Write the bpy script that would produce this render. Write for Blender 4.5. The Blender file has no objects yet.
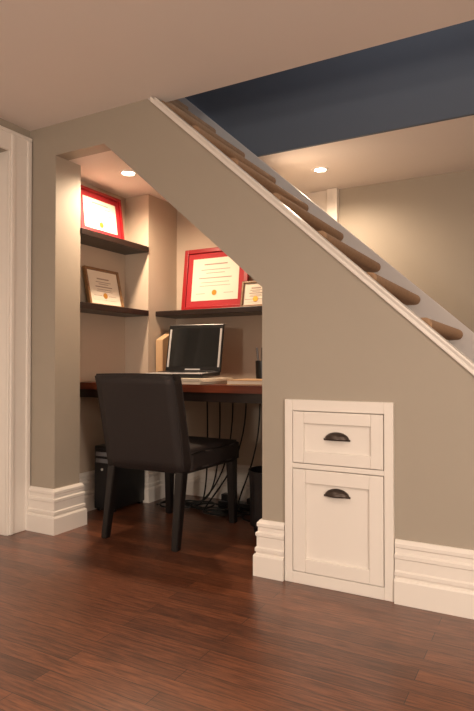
import bpy, bmesh, math, random
from mathutils import Vector, Matrix
random.seed(4)
sc = bpy.context.scene
try:
    sc.view_settings.view_transform = 'Standard'
except Exception: pass

def srgb(r,g,b):
    f=lambda c:(c/255/12.92) if c/255<=0.04045 else ((c/255+0.055)/1.055)**2.4
    return (f(r),f(g),f(b),1)

def mat(name,col,rough=0.5,metal=0.0,var=0.04,scale=8,bump=0.0,bscale=80,coat=0.0,emit=None,estr=0):
    m=bpy.data.materials.new(name); m.use_nodes=True
    nt=m.node_tree; p=nt.nodes['Principled BSDF']
    p.inputs['Roughness'].default_value=rough; p.inputs['Metallic'].default_value=metal
    p.inputs['Coat Weight'].default_value=coat
    tc=nt.nodes.new('ShaderNodeTexCoord')
    n=nt.nodes.new('ShaderNodeTexNoise'); n.inputs['Scale'].default_value=scale; n.inputs['Detail'].default_value=3
    nt.links.new(tc.outputs['Object'],n.inputs['Vector'])
    mx=nt.nodes.new('ShaderNodeMix'); mx.data_type='RGBA'
    mx.inputs[6].default_value=tuple(c*(1-var) for c in col[:3])+(1,)
    mx.inputs[7].default_value=tuple(min(1,c*(1+var)) for c in col[:3])+(1,)
    nt.links.new(n.outputs['Fac'],mx.inputs[0]); nt.links.new(mx.outputs[2],p.inputs['Base Color'])
    if bump>0:
        n2=nt.nodes.new('ShaderNodeTexNoise'); n2.inputs['Scale'].default_value=bscale
        nt.links.new(tc.outputs['Object'],n2.inputs['Vector'])
        b=nt.nodes.new('ShaderNodeBump'); b.inputs['Strength'].default_value=bump; b.inputs['Distance'].default_value=0.005
        nt.links.new(n2.outputs['Fac'],b.inputs['Height']); nt.links.new(b.outputs['Normal'],p.inputs['Normal'])
    if emit:
        p.inputs['Emission Color'].default_value=emit; p.inputs['Emission Strength'].default_value=estr
    return m

def wood(name,c1,c2,rough=0.35,sc_=(1.2,18,18)):
    m=mat(name,c1,rough); nt=m.node_tree; p=nt.nodes['Principled BSDF']
    tc=nt.nodes.new('ShaderNodeTexCoord'); mp=nt.nodes.new('ShaderNodeMapping'); mp.inputs['Scale'].default_value=sc_
    n=nt.nodes.new('ShaderNodeTexNoise'); n.inputs['Scale'].default_value=3; n.inputs['Detail'].default_value=6
    cr=nt.nodes.new('ShaderNodeValToRGB'); cr.color_ramp.elements[0].position=.3; cr.color_ramp.elements[1].position=.7
    cr.color_ramp.elements[0].color=c1; cr.color_ramp.elements[1].color=c2
    nt.links.new(tc.outputs['Object'],mp.inputs[0]); nt.links.new(mp.outputs[0],n.inputs['Vector'])
    nt.links.new(n.outputs['Fac'],cr.inputs[0]); nt.links.new(cr.outputs[0],p.inputs['Base Color'])
    return m

M={}
M['wall']=mat('greige_paint',srgb(163,153,139),0.6,var=.015,bump=.04,bscale=250)
M['niche']=mat('niche_lit_paint',srgb(190,173,155),0.6,var=.015,bump=.04,bscale=250)  # lighter, pinker wall tone: the pot light's warm glow put into the colour
M['blue']=mat('blue_paint',srgb(94,101,113),0.85,var=.015)
M['ceil']=mat('ceiling_paint',srgb(232,222,215),0.8,var=.01)
M['white']=mat('white_trim_paint',srgb(230,223,215),0.38,var=.01)
M['stringer']=mat('stringer_paint',srgb(222,218,216),0.4,var=.01)
M['tread']=mat('tread_carpet',srgb(160,128,100),0.95,var=.2,scale=60,bump=.5,bscale=300)
M['desk']=wood('desk_wood',srgb(84,38,24),srgb(118,58,36),.3)
M['shelf']=wood('dark_shelf_wood',srgb(26,16,14),srgb(38,25,20),.35)
M['fabric']=mat('charcoal_leather',srgb(33,25,24),0.7,var=.1,scale=30,bump=.25,bscale=200)
M['blackwood']=mat('black_wood',srgb(17,13,13),.4)
M['black']=mat('black_plastic',srgb(18,18,19),.3)
M['grey']=mat('grey_plastic',srgb(120,120,125),.4)
M['silver']=mat('silver_plastic',srgb(200,200,200),.3,metal=.3)
M['screen']=mat('screen_glass',srgb(14,18,20),.12,coat=.5)
M['bronze']=mat('oil_rubbed_bronze',srgb(76,66,60),.38,metal=.7)
M['red']=mat('red_frame_lacquer',srgb(150,14,24),.35)
M['redmat']=mat('red_mat_board',srgb(164,26,36),.7)
M['paper']=mat('paper',srgb(226,216,200),.7,var=.02)
M['ink']=mat('ink',srgb(155,138,125),.7)
M['tan']=mat('tan_cardboard',srgb(198,164,126),.7)
M['gold']=mat('gold_seal',srgb(200,150,60),.35,metal=.6)
M['goldframe']=wood('bronze_frame',srgb(110,80,50),srgb(140,104,68),.4)
M['lamp']=mat('lamp_lens',srgb(255,240,220),.5,emit=(1,.86,.7,1),estr=30)
M['cable']=mat('cable_rubber',srgb(14,14,14),.5)
M['bin']=mat('bin_metal',srgb(26,24,26),.4)

# floor
fm=bpy.data.materials.new('bamboo_floor'); fm.use_nodes=True; nt=fm.node_tree; p=nt.nodes['Principled BSDF']
tc=nt.nodes.new('ShaderNodeTexCoord')
br=nt.nodes.new('ShaderNodeTexBrick'); br.offset=.37; br.inputs['Scale'].default_value=1
br.inputs['Brick Width'].default_value=.95; br.inputs['Row Height'].default_value=.066
br.inputs['Mortar Size'].default_value=.0012; br.inputs['Mortar Smooth'].default_value=.2
br.inputs['Color1'].default_value=srgb(82,47,31); br.inputs['Color2'].default_value=srgb(112,66,43); br.inputs['Mortar'].default_value=srgb(34,19,12)
nt.links.new(tc.outputs['Object'],br.inputs['Vector'])
mp=nt.nodes.new('ShaderNodeMapping'); mp.inputs['Scale'].default_value=(6,85,1)
nt.links.new(tc.outputs['Object'],mp.inputs[0])
n=nt.nodes.new('ShaderNodeTexNoise'); n.inputs['Scale'].default_value=1.3; n.inputs['Detail'].default_value=6; n.inputs['Roughness'].default_value=.7
nt.links.new(mp.outputs[0],n.inputs['Vector'])
cr=nt.nodes.new('ShaderNodeValToRGB'); cr.color_ramp.elements[0].position=.33; cr.color_ramp.elements[0].color=(.34,.30,.28,1)
cr.color_ramp.elements[1].position=.67; cr.color_ramp.elements[1].color=(1.5,1.5,1.48,1)
nt.links.new(n.outputs['Fac'],cr.inputs[0])
mx=nt.nodes.new('ShaderNodeMix'); mx.data_type='RGBA'; mx.blend_type='MULTIPLY'; mx.inputs[0].default_value=1
nt.links.new(br.outputs['Color'],mx.inputs[6]); nt.links.new(cr.outputs[0],mx.inputs[7]); nt.links.new(mx.outputs[2],p.inputs['Base Color'])
p.inputs['Roughness'].default_value=.34; p.inputs['Coat Weight'].default_value=.35; p.inputs['Coat Roughness'].default_value=.2
b=nt.nodes.new('ShaderNodeBump'); b.inputs['Strength'].default_value=.2; b.inputs['Distance'].default_value=.002
nt.links.new(n.outputs['Fac'],b.inputs['Height']); nt.links.new(b.outputs['Normal'],p.inputs['Normal'])
M['floor']=fm

class Bld:
    def __init__(s,name): s.name=name; s.bm=bmesh.new(); s.mats=[]
    def mi(s,k):
        if k not in s.mats: s.mats.append(k)
        return s.mats.index(k)
    def add(s,t,k,mx=None,smooth=False):
        i=s.mi(k)
        if mx is not None: bmesh.ops.transform(t,matrix=mx,verts=t.verts)
        bmesh.ops.recalc_face_normals(t,faces=t.faces)
        for f in t.faces: f.material_index=i; f.smooth=smooth
        me=bpy.data.meshes.new('t'); t.to_mesh(me); t.free(); s.bm.from_mesh(me); bpy.data.meshes.remove(me); return s
    def box(s,a,b,k,bev=0,mx=None,seg=2,smooth=False):
        t=bmesh.new(); bmesh.ops.create_cube(t,size=1)
        for v in t.verts:
            v.co=Vector([a[i]+(b[i]-a[i])*(v.co[i]+.5) for i in range(3)])
        if bev>0: bmesh.ops.bevel(t,geom=t.edges[:],offset=bev,segments=seg,affect='EDGES',profile=.5)
        return s.add(t,k,mx,smooth)
    def prism(s,poly,a,b,k,axis='y',bev=0):
        t=bmesh.new()
        def P(q,d): return (q[0],d,q[1]) if axis=='y' else ((q[0],q[1],d) if axis=='z' else (d,q[0],q[1]))
        v1=[t.verts.new(P(q,a)) for q in poly]; v2=[t.verts.new(P(q,b)) for q in poly]
        t.faces.new(v1); t.faces.new(v2[::-1]); n=len(poly)
        for i in range(n): t.faces.new((v1[i],v2[i],v2[(i+1)%n],v1[(i+1)%n]))
        if bev>0: bmesh.ops.bevel(t,geom=t.edges[:],offset=bev,segments=2,affect='EDGES')
        return s.add(t,k)
    def cyl(s,c,r,h,k,r2=None,mx=None,seg=32,smooth=True):
        t=bmesh.new(); bmesh.ops.create_cone(t,cap_ends=True,segments=seg,radius1=r,radius2=r if r2 is None else r2,depth=h)
        bmesh.ops.translate(t,vec=(c[0],c[1],c[2]+h/2),verts=t.verts)
        return s.add(t,k,mx,False)
    def frustum(s,a0,a1,b0,b1,z0,z1,k,bev=.004,mx=None):
        t=bmesh.new()
        bo=[t.verts.new(q) for q in ((a0[0],a0[1],z0),(a1[0],a0[1],z0),(a1[0],a1[1],z0),(a0[0],a1[1],z0))]
        to=[t.verts.new(q) for q in ((b0[0],b0[1],z1),(b1[0],b0[1],z1),(b1[0],b1[1],z1),(b0[0],b1[1],z1))]
        t.faces.new(bo[::-1]); t.faces.new(to)
        for i in range(4): t.faces.new((bo[i],bo[(i+1)%4],to[(i+1)%4],to[i]))
        if bev: bmesh.ops.bevel(t,geom=t.edges[:],offset=bev,segments=2,affect='EDGES')
        return s.add(t,k,mx)
    def done(s):
        me=bpy.data.meshes.new(s.name); s.bm.to_mesh(me); s.bm.free()
        for k in s.mats: me.materials.append(M[k])
        o=bpy.data.objects.new(s.name,me); sc.collection.objects.link(o); return o

H=2.187; X0=-2.326; XL=-2.523; YB=1.13
low=lambda x:.635-.906*x      # lower edge of stringer trim
cap=lambda x:.683-.906*x
# ---------- shell ----------
Bld('floor').box((-2.8,-5.2,-.1),(2.8,2.0,0),'floor').done()
c=Bld('ceiling')
c.box((-2.8,-5.2,H),(2.8,.075,H+.1),'ceil')
c.box((-3.6,.96,H),(2.8,2.0,H+.1),'ceil')
c.box((.95,.075,H),(2.8,.96,H+.1),'ceil')
c.done()
w=Bld('wall_stair')
xr=low(0)/.906
poly=[(XL,0),(X0,0),(X0,2.02),(-1.989,2.02),(-1.094,1.231),(-1.094,0),(-.981,0),(-.981,.753),(-.532,.753),(-.532,0),(xr,0),((.635-H)/.906,H),(XL,H)]
w.prism(poly,0,.09,'wall')
w.done()
w=Bld('wall_niche')
w.box((XL,.09,0),(X0,.185,2.02),'wall')
w.box((XL-.1,.0,0),(XL,YB+.07,H),'niche')
w.box((XL,.806,0),(X0,YB,2.02),'niche')
w.box((-1.094,.09,0),(-1.03,YB,1.231),'niche')
w.prism([(XL,2.02),(-1.989,2.02),(-1.094,1.231),(-1.03,1.231),(-1.03,1.28),(-1.96,2.08),(XL,2.08)],.09,YB,'ceil')
w.done()
w=Bld('wall_back_niche')
w.prism([(-2.62,0),(.7,0),(.7,cap(.7)),((.685-H)/.906,H),(-2.62,H)],YB,YB+.07,'niche')
w.done()
w=Bld('wall_left')
w.box((XL-.14,-5.2,0),(XL,-.99,H),'wall')
w.box((XL-.14,-.99,2.03),(XL,-.13,H),'wall')
w.box((XL-.14,-.13,0),(XL,0,H),'wall')
w.done()
Bld('wall_right').box((2.8,-5.2,0),(2.9,2.0,H),'wall').done()
Bld('wall_rear').box((-2.8,-5.3,0),(2.9,-5.2,H),'wall').done()
w=Bld('wall_far').box((-1.37,1.84,0),(2.8,1.94,H),'wall').box((-3.6,1.84,0),(-1.37,1.94,H),'wall')
w.done()
w=Bld('trim_closet').box((-1.45,1.79,0),(-1.37,1.84,H),'white',.004).box((-2.3,1.815,0),(-1.45,1.84,H),'white',.002)
w.done()
# upper stairwell
w=Bld('wall_stairwell')
w.box((-3.6,.94,H),(1.05,.96,4.4),'blue')
w.box((-3.6,-.03,H+.1),(1.05,.075,4.4),'blue')
w.box((-3.7,-.03,H+.1),(-3.6,1.06,4.4),'blue')
w.box((.95,.075,H+.1),(1.05,.94,4.4),'blue')
w.box((-3.7,-.03,4.4),(1.05,1.06,4.5),'ceil')
w.done()

# ---------- staircase ----------
st=Bld('staircase')
run,rise=.21,.19
def band(y0,y1,l,u,k,x1,x2,bev=0):
    st.prism([(x1,l(x1)),(x2,l(x2)),(x2,u(x2)),(x1,u(x1))],y0,y1,k,bev=bev)
band(-.014,.045,lambda x:low(x),lambda x:low(x)+.026,'white',.62,-1.69,.003)
band(-.022,.05,lambda x:low(x)+.026,lambda x:cap(x)-.008,'white',.66,-1.66,.004)
band(.0,.05,low,lambda x:cap(x)-.008,'stringer',-1.70,-2.7)
band(.91,.939,lambda x:cap(x)-.33,lambda x:cap(x)+.058,'stringer',.68,-3.0,.002)
band(.96,YB,lambda x:cap(x)-.4,lambda x:cap(x)+.0,'stringer',.6,-1.66)
for n_ in range(-5,12):
    xn=-.400-run*n_; h=1.078+rise*n_
    if xn<-3: break
    # carpeted tread with a rounded front
    pts=[(xn-run-.02,h-.03),(xn-run-.02,h)]
    R=.027
    for i in range(13):
        a=math.pi/2-math.pi*i/12
        pts.append((xn-R+R*math.cos(a),h-R+R*math.sin(a)))
    pts+= [(xn-.07,h-2*R),(xn-.07,h-.03)]
    st.prism(pts,.052,.908,'tread')
    st.box((xn-.09,.052,max(0,h-rise)),(xn-.07,.908,h-.03),'stringer')
st.prism([(.3,cap(.3)-.36),(-2.6,cap(-2.6)-.36),(-2.6,cap(-2.6)-.33),(.3,cap(.3)-.33)],.092,.91,'stringer')
st.done()

# ---------- baseboards ----------
prof=[(0,0),(.030,0),(.030,.085),(.026,.092),(.020,.094),(.020,.100),(.024,.105),(.024,.118),(.018,.123),(.018,.165),(.022,.169),(.022,.182),(.014,.188),(.014,.205),(.018,.210),(.018,.222),(.008,.235),(0,.235)]
def baseboard(name,path):
    bm=bmesh.new(); n=len(path); rings=[]
    for i,pt in enumerate(path):
        pt=Vector(pt)
        ns=[]
        if i>0: d=(pt-Vector(path[i-1])).normalized(); ns.append(Vector((d.y,-d.x)))
        if i<n-1: d=(Vector(path[i+1])-pt).normalized(); ns.append(Vector((d.y,-d.x)))
        m=ns[0] if len(ns)==1 else (ns[0]+ns[1])/(1+ns[0].dot(ns[1]))
        rings.append([bm.verts.new((pt.x+m.x*d_,pt.y+m.y*d_,z)) for d_,z in prof])
    for i in range(n-1):
        for j in range(len(prof)-1):
            bm.faces.new((rings[i][j],rings[i+1][j],rings[i+1][j+1],rings[i][j+1]))
    bm.faces.new(rings[0]); bm.faces.new(rings[-1][::-1])
    bmesh.ops.recalc_face_normals(bm,faces=bm.faces)
    me=bpy.data.meshes.new(name); bm.to_mesh(me); bm.free(); me.materials.append(M['white'])
    o=bpy.data.objects.new(name,me); sc.collection.objects.link(o)
baseboard('baseboard_niche',[(XL+.003,0),(X0,0),(X0,.185),(XL,.185),(XL,.806),(X0,.806),(X0,YB),(-1.094,YB),(-1.094,0),(-.985,0)])
baseboard('baseboard_stair',[(-.528,0),(.68,0)])
baseboard('baseboard_left',[(XL,-5.2),(XL,-1.08)])
baseboard('baseboard_far',[(-1.37,1.84),(2.8,1.84)])

# ---------- door on left wall ----------
d=Bld('door_1')
dx=XL-.09
d.box((dx-.035,-.97,.01),(dx,-.15,2.01),'white',.002)
for z0,z1 in ((.2,.95),(1.1,1.88)):
    for y0,y1 in ((-.88,-.60),(-.52,-.24)):
        d.box((dx-.001,y0,z0),(dx+.008,y1,z1),'white',.006)
d.done()
t=Bld('trim_door')
for y0,y1 in ((-.15,-.005),(-1.08,-.97)):
    t.box((XL-.0,y0,0),(XL+.016,y1,2.12),'white',.003)
    t.box((XL+.0,y0+.01,0),(XL+.024,y0+.035,2.12),'white',.005)
    t.box((XL+.0,y1-.03,0),(XL+.024,y1-.0,2.12),'white',.006)
t.box((XL,-1.08,2.03),(XL+.018,-.005,2.13),'white',.003)
t.box((XL,-1.085,2.12),(XL+.022,-.002,2.14),'white',.004)
t.box((XL-.13,-.15,0),(XL,-.132,2.03),'white'); t.box((XL-.13,-.99,0),(XL,-.97,2.03),'white')
t.done()

# ---------- cabinet ----------
cb=Bld('built_in_cabinet')
cx0,cx1=-.981,-.532; F=-.018
cb.box((cx0,F,.0),(cx0+.035,.02,.753),'white',.002)
cb.box((cx1-.035,F,.0),(cx1,.02,.753),'white',.002)
cb.box((cx0+.035,F,.708),(cx1-.035,.02,.753),'white',.002)
cb.box((cx0+.035,F,.0),(cx1-.035,.02,.048),'white',.002)
cb.box((cx0+.035,F,.472),(cx1-.035,.02,.492),'white',.002)
cb.box((cx0,.02,0),(cx1,.45,.75),'white')
def shaker(x0,x1,z0,z1,r):
    f0,f1=F-.004,.01
    cb.box((x0,f0,z0),(x0+r,f1,z1),'white',.0025); cb.box((x1-r,f0,z0),(x1,f1,z1),'white',.0025)
    cb.box((x0+r,f0,z0),(x1-r,f1,z0+r),'white',.0025); cb.box((x0+r,f0,z1-r),(x1-r,f1,z1),'white',.0025)
    cb.box((x0+r,f0+.012,z0+r),(x1-r,f1,z1-r),'white')
shaker(cx0+.038,cx1-.038,.495,.705,.048)
shaker(cx0+.038,cx1-.038,.051,.469,.055)
def pull(x,z,y):
    t=bmesh.new(); bmesh.ops.create_uvsphere(t,u_segments=32,v_segments=16,radius=1)
    bmesh.ops.delete(t,geom=[v for v in t.verts if v.co.z<-.01 or v.co.y>.01],context='VERTS')
    for v in t.verts: v.co=Vector((v.co.x*.051,v.co.y*.028,v.co.z*.031))
    r=bmesh.ops.solidify(t,geom=t.faces[:],thickness=.002)
    cb.add(t,'bronze',Matrix.Translation((x,y,z)),True)
    cb.box((x-.055,y-.003,z-.004),(x+.055,y+.001,z+.004),'bronze',.001)
mxc=(cx0+cx1)/2
pull(mxc,.597,F+.007); pull(mxc,.372,F+.007)
cb.done()

# ---------- desk & shelves ----------
dk=Bld('built_in_desk')
dk.prism([(XL,.35),(-1.096,.35),(-1.096,YB),(X0,YB),(X0,.806),(XL,.806)],.75,.79,'desk',axis='z',bev=.002)
dk.prism([(XL+.01,.375),(-1.1,.375),(-1.1,.395),(XL+.01,.395)],.70,.75,'shelf',axis='z')
dk.done()
s=Bld('wall_shelf')
for z in (1.635,1.215): 
    s.box((XL,.187,z),(X0+.006,.804,z+.036),'shelf',.002)
s.done()
Bld('wall_shelf').box((X0+.001,.882,1.218),(-1.096,YB,1.252),'shelf',.002).done()

# ---------- chair ----------
ch=Bld('dining_chair')
cxl,cxr=-2.06,-1.575
rake=lambda z:.105-.10*(z-.40)/.45
t=bmesh.new(); bmesh.ops.create_cube(t,size=1)
bmesh.ops.subdivide_edges(t,edges=t.edges[:],cuts=8,use_grid_fill=True)
for v in t.verts:
    a=v.co.copy(); z=.36+(a.z+.5)*.490
    wf=1+.02*(a.z+.5)
    x=(cxl+cxr)/2+a.x*(cxr-cxl)*wf
    y=rake(z)+.045+a.y*(.095-.02*(a.z+.5))
    y-=.012*(1-(2*a.x)**2)*(a.z+.5)
    if a.z>.49: z+=.004*(1-(2*a.x)**2)
    v.co=Vector((x,y,z))
bmesh.ops.bevel(t,geom=[e for e in t.edges if len(e.link_faces)==2 and e.calc_face_angle(0)>1.0],offset=.010,segments=3,affect='EDGES')
ch.add(t,'fabric',None,True)
t=bmesh.new(); bmesh.ops.create_cube(t,size=1)
bmesh.ops.subdivide_edges(t,edges=t.edges[:],cuts=8,use_grid_fill=True)
for v in t.verts:
    a=v.co.copy()
    x=(cxl+cxr)/2+a.x*(cxr-cxl+.02*(a.y+.5)); y=.15+(a.y+.5)*.52; z=.355+(a.z+.5)*.115
    if a.z>.49: z+=.018*(1-(2*a.x)**2)*(1-(2*a.y)**2)
    v.co=Vector((x,y,z))
bmesh.ops.bevel(t,geom=[e for e in t.edges if len(e.link_faces)==2 and e.calc_face_angle(0)>1.0],offset=.016,segments=3,affect='EDGES')
ch.add(t,'fabric',None,True)
for x,sg in ((cxl+.004,1),(cxr-.004,-1)):
    xa,xb=sorted((x,x+sg*.036)); ta,tb=sorted((x,x+sg*.048))
    ch.frustum((xa,.06),(xb,.096),(ta,.11),(tb,.16),0,.37,'blackwood')
    ch.frustum((xa,.625),(xb,.661),(ta,.61),(tb,.662),0,.37,'blackwood')
ch.done()

# ---------- framed certificates ----------
def certificate(name,w_,h_,mx,fk,fw,mk,mw,seal=True):
    o=Bld(name)
    y0,y1=0,.018
    o.box((-w_/2,-.02,0),(-w_/2+fw,y0+.004,h_),fk,.003,mx); o.box((w_/2-fw,-.02,0),(w_/2,.004,h_),fk,.003,mx)
    o.box((-w_/2+fw,-.02,0),(w_/2-fw,.004,fw),fk,.003,mx); o.box((-w_/2+fw,-.02,h_-fw),(w_/2-fw,.004,h_),fk,.003,mx)
    o.box((-w_/2+fw*.5,-.008,fw*.5),(w_/2-fw*.5,.003,h_-fw*.5),mk,0,mx)
    q=fw+mw; o.box((-w_/2+q,-.0095,q),(w_/2-q,-.007,h_-q),'paper',0,mx)
    pw=w_-2*q; ph=h_-2*q
    for i,(f,l,th) in enumerate(((.84,.5,.008),(.72,.62,.004),(.64,.4,.004),(.52,.7,.006),(.42,.6,.003),(.34,.66,.003))):
        o.box((-pw*l/2,-.0102,q+ph*f),(pw*l/2,-.009,q+ph*f+th),'ink',0,mx)
    for sx in (-1,1):
        o.box((sx*pw*.3-.035,-.0102,q+ph*.16),(sx*pw*.3+.035,-.009,q+ph*.16+.003),'ink',0,mx)
    if seal:
        o.cyl((0,0,0),.018,.003,'gold',mx=mx@Matrix.Translation((0,-.009,q+ph*.18))@Matrix.Rotation(math.pi/2,4,'X'),seg=24)
    return o.done()
lean=lambda a:Matrix.Rotation(-a,4,'X')
R90=Matrix.Rotation(math.pi/2,4,'Z')
certificate('framed_diploma',.40,.30,Matrix.Translation((-2.445,.49,1.672))@R90@lean(.12),'red',.02,'redmat',.035)
certificate('framed_certificate',.31,.25,Matrix.Translation((-2.45,.54,1.252))@R90@lean(.22),'goldframe',.016,'paper',.03)
certificate('framed_diploma',.50,.43,Matrix.Translation((-1.965,1.04,1.253))@lean(.12),'red',.03,'redmat',.04)
certificate('framed_certificate',.2,.17,Matrix.Translation((-1.62,.97,1.253))@lean(.18),'goldframe',.014,'paper',.02)

# ---------- laptop on papers ----------
lp=Bld('laptop')
L=Matrix.Translation((-1.90,.58,.8275))@Matrix.Rotation(math.radians(8),4,'Z')@Matrix.Rotation(math.radians(2),4,'X')
lp.box((-.185,-.13,0),(.185,.13,.022),'black',.005,L); lp.box((-.175,-.02,.021),(.175,.115,.0245),'grey',.001,L)
lp.box((-.18,-.125,.002),(.18,-.03,.0245),'silver',.003,L)
for r in range(4):
    for k in range(12):
        lp.box((-.157+k*.0265,-.013+r*.031,.0235),(-.157+k*.0265+.022,-.013+r*.031+.025,.028),'black',.001,L)
lp.box((-.05,-.10,.0235),(.05,-.04,.0255),'grey',.001,L)
S=L@Matrix.Translation((0,.13,.02))@Matrix.Rotation(math.radians(-14),4,'X')
lp.box((-.185,0,0),(.185,.014,.30),'black',.005,S); lp.box((-.155,-.0015,.035),(.155,.001,.275),'screen',0,S)
lp.box((-.175,-.0015,.03),(-.163,.001,.27),'silver',0,S);lp.box((.163,-.0015,.03),(.175,.001,.27),'silver',0,S)
lp.box((-.05,-.0015,.012),(.05,.001,.020),'silver',0,S)
lp.cyl((0,0,0),.009,.3,'black',mx=L@Matrix.Translation((-.15,.13,.02))@Matrix.Rotation(math.pi/2,4,'Y'),seg=16)
lp.done()
pp=Bld('paper_stack')
for i in range(7):
    a=Matrix.Translation((-1.84+random.uniform(-.01,.01),.55,.7905+i*.0043))@Matrix.Rotation(random.uniform(-.06,.1),4,'Z')
    pp.box((-.24,-.17,0),(.20,.17,.004),'paper',0,a)
pp.done()
bk=Bld('notebook')
B=Matrix.Translation((-1.40,.56,.7905))@Matrix.Rotation(.12,4,'Z')
bk.box((-.12,-.15,0),(.12,.15,.004),'tan',.001,B); bk.box((-.115,-.145,.004),(.117,.145,.022),'paper',.001,B); bk.box((-.12,-.15,.022),(.12,.15,.026),'tan',.001,B)
bk.done()
mg=Bld('magazine_file')
mg.prism([(.86,.79),(1.09,.79),(1.09,1.12),(.99,1.12),(.86,1.06)],-2.305,-2.25,'tan',axis='x',bev=.002)
mg.done()
pc=Bld('pen_cup')
pc.cyl((-1.51,.85,.79),.040,.13,'black',.044)
for i in range(6):
    a=i*1.05
    pc.cyl((0,0,0),.0055,.20,('black','grey','black')[i%3],mx=Matrix.Translation((-1.51+.015*math.cos(a),.85+.015*math.sin(a),.80))@Matrix.Rotation(.13*math.cos(a),4,'Y')@Matrix.Rotation(-.13*math.sin(a),4,'X'),seg=10)
pc.done()
# under desk
tw=Bld('computer_tower')
tw.box((-2.47,.46,.015),(-2.33,.78,.40),'black',.006); tw.box((-2.46,.453,.03),(-2.34,.462,.385),'bin',.003)
tw.box((-2.45,.449,.30),(-2.355,.455,.325),'grey',.001); tw.box((-2.45,.449,.34),(-2.355,.455,.365),'grey',.001)
tw.cyl((0,0,0),.008,.006,'silver',mx=Matrix.Translation((-2.40,.454,.26))@Matrix.Rotation(math.pi/2,4,'X'),seg=16)
for x in(-2.46,-2.36):
    for y in(.48,.74): tw.box((x,y,0),(x+.02,y+.03,.016),'black')
tw.done()
bn=Bld('waste_bin')
t=bmesh.new(); bmesh.ops.create_cone(t,cap_ends=True,segments=32,radius1=.10,radius2=.13,depth=.33)
tops=[f for f in t.faces if f.normal.z>.9]; r=bmesh.ops.inset_region(t,faces=tops,thickness=.008)
tf=[f for f in t.faces if f.normal.z>.9 and len(f.verts)>10]
for f in tf:
    e=bmesh.ops.extrude_face_region(t,geom=[f]); vs=[v for v in e['geom'] if isinstance(v,bmesh.types.BMVert)]
    bmesh.ops.translate(t,vec=(0,0,-.29),verts=vs); bmesh.ops.delete(t,geom=[f],context='FACES_ONLY')
bn.add(t,'bin',Matrix.Translation((-1.33,.60,.166))); bn.done()
def cable(name,pts,r=.005):
    cu=bpy.data.curves.new(name,'CURVE'); cu.dimensions='3D'; cu.bevel_depth=r
    sp=cu.splines.new('NURBS'); sp.points.add(len(pts)-1); sp.use_endpoint_u=True; sp.order_u=4
    for i,q in enumerate(pts): sp.points[i].co=(*q,1)
    cu.materials.append(M['cable']); o=bpy.data.objects.new(name,cu); sc.collection.objects.link(o); return o
root=bpy.data.objects.new('cable_tangle',None); sc.collection.objects.link(root)
for j in range(7):
    cx,cy=-2.05+j*.10,.82+random.uniform(-.08,.05); pts=[(cx,1.09,.72),(cx+.02,1.08,.35)]
    for i in range(9):
        a=i*1.3+j; rr=random.uniform(.10,.2); pts.append((cx+rr*math.cos(a),cy+.6*rr*math.sin(a),.008+.010*(i%3)))
    o=cable('cable_%d'%(j+1),pts); o.parent=root
pb=Bld('power_strip').box((-1.85,.90,0),(-1.50,.965,.04),'black',.005)
for i in range(5): pb.box((-1.83+i*.06,.91,.039),(-1.79+i*.06,.955,.042),'grey',.001)
pb.box((-1.83,.905,.042),(-1.78,.955,.085),'black',.004); pb.box((-1.65,.905,.042),(-1.60,.955,.075),'black',.004)
pb.done()

# ---------- pot lights ----------
def pot(x,y,z,power,size=1.9,col=(1,.76,.54)):
    o=Bld('recessed_ceiling_light')
    t=bmesh.new(); 
    n=32; prof2=[(.036,-.0005),(.040,-.006),(.052,-.006),(.056,-.001)]
    rings=[[t.verts.new((x+r*math.cos(2*math.pi*i/n),y+r*math.sin(2*math.pi*i/n),z+zz)) for i in range(n)] for r,zz in prof2]
    for a in range(len(prof2)-1):
        for i in range(n): t.faces.new((rings[a][i],rings[a][(i+1)%n],rings[a+1][(i+1)%n],rings[a+1][i]))
    o.add(t,'white')
    o.cyl((x,y,z-.002),.037,.0015,'lamp')
    o.done()
    l=bpy.data.lights.new('pot_lamp','SPOT'); l.energy=power; l.color=col; l.spot_size=size; l.spot_blend=.8; l.shadow_soft_size=.04
    lo=bpy.data.objects.new('pot_lamp',l); lo.location=(x,y,z-.02); sc.collection.objects.link(lo)
pot(-2.17,.41,2.02,80,2.95,(1,.74,.51))
pot(-1.337,1.36,H,62,2.9)
pot(1.0,1.36,H,50,2.9)
for q in ((-1.6,-1.7),(.3,-1.7),(-1.2,-3.6),(1.2,-3.2)):
    pot(q[0],q[1],H,38,2.7,(1,.83,.67))
def point(x,y,z,e,col,r=.15):
    l=bpy.data.lights.new('unseen_light','POINT'); l.energy=e; l.color=col; l.shadow_soft_size=r
    lo=bpy.data.objects.new('unseen_light',l); lo.location=(x,y,z); sc.collection.objects.link(lo)
point(1.6,-2.6,1.2,150,(1,.87,.74))
point(-1.0,-4.0,1.2,100,(1,.87,.74))  # second unseen uplight behind the camera, added to brighten the ceiling
point(-.5,.5,3.6,25,(1,.98,.96))  # light added in the upper stairwell in place of daylight, no bulb there
wd=bpy.data.worlds.new('world'); sc.world=wd; wd.use_nodes=True
wd.node_tree.nodes['Background'].inputs[0].default_value=(1,.9,.8,1); wd.node_tree.nodes['Background'].inputs[1].default_value=.05

cam=bpy.data.cameras.new('camera'); co=bpy.data.objects.new('camera',cam); sc.collection.objects.link(co)
co.location=(0,-2.215,.9); co.rotation_euler=(math.radians(90.85),0,math.radians(28.8))
cam.sensor_fit='VERTICAL'; cam.sensor_height=24; cam.lens=574/711*24; cam.clip_start=.05
sc.camera=co
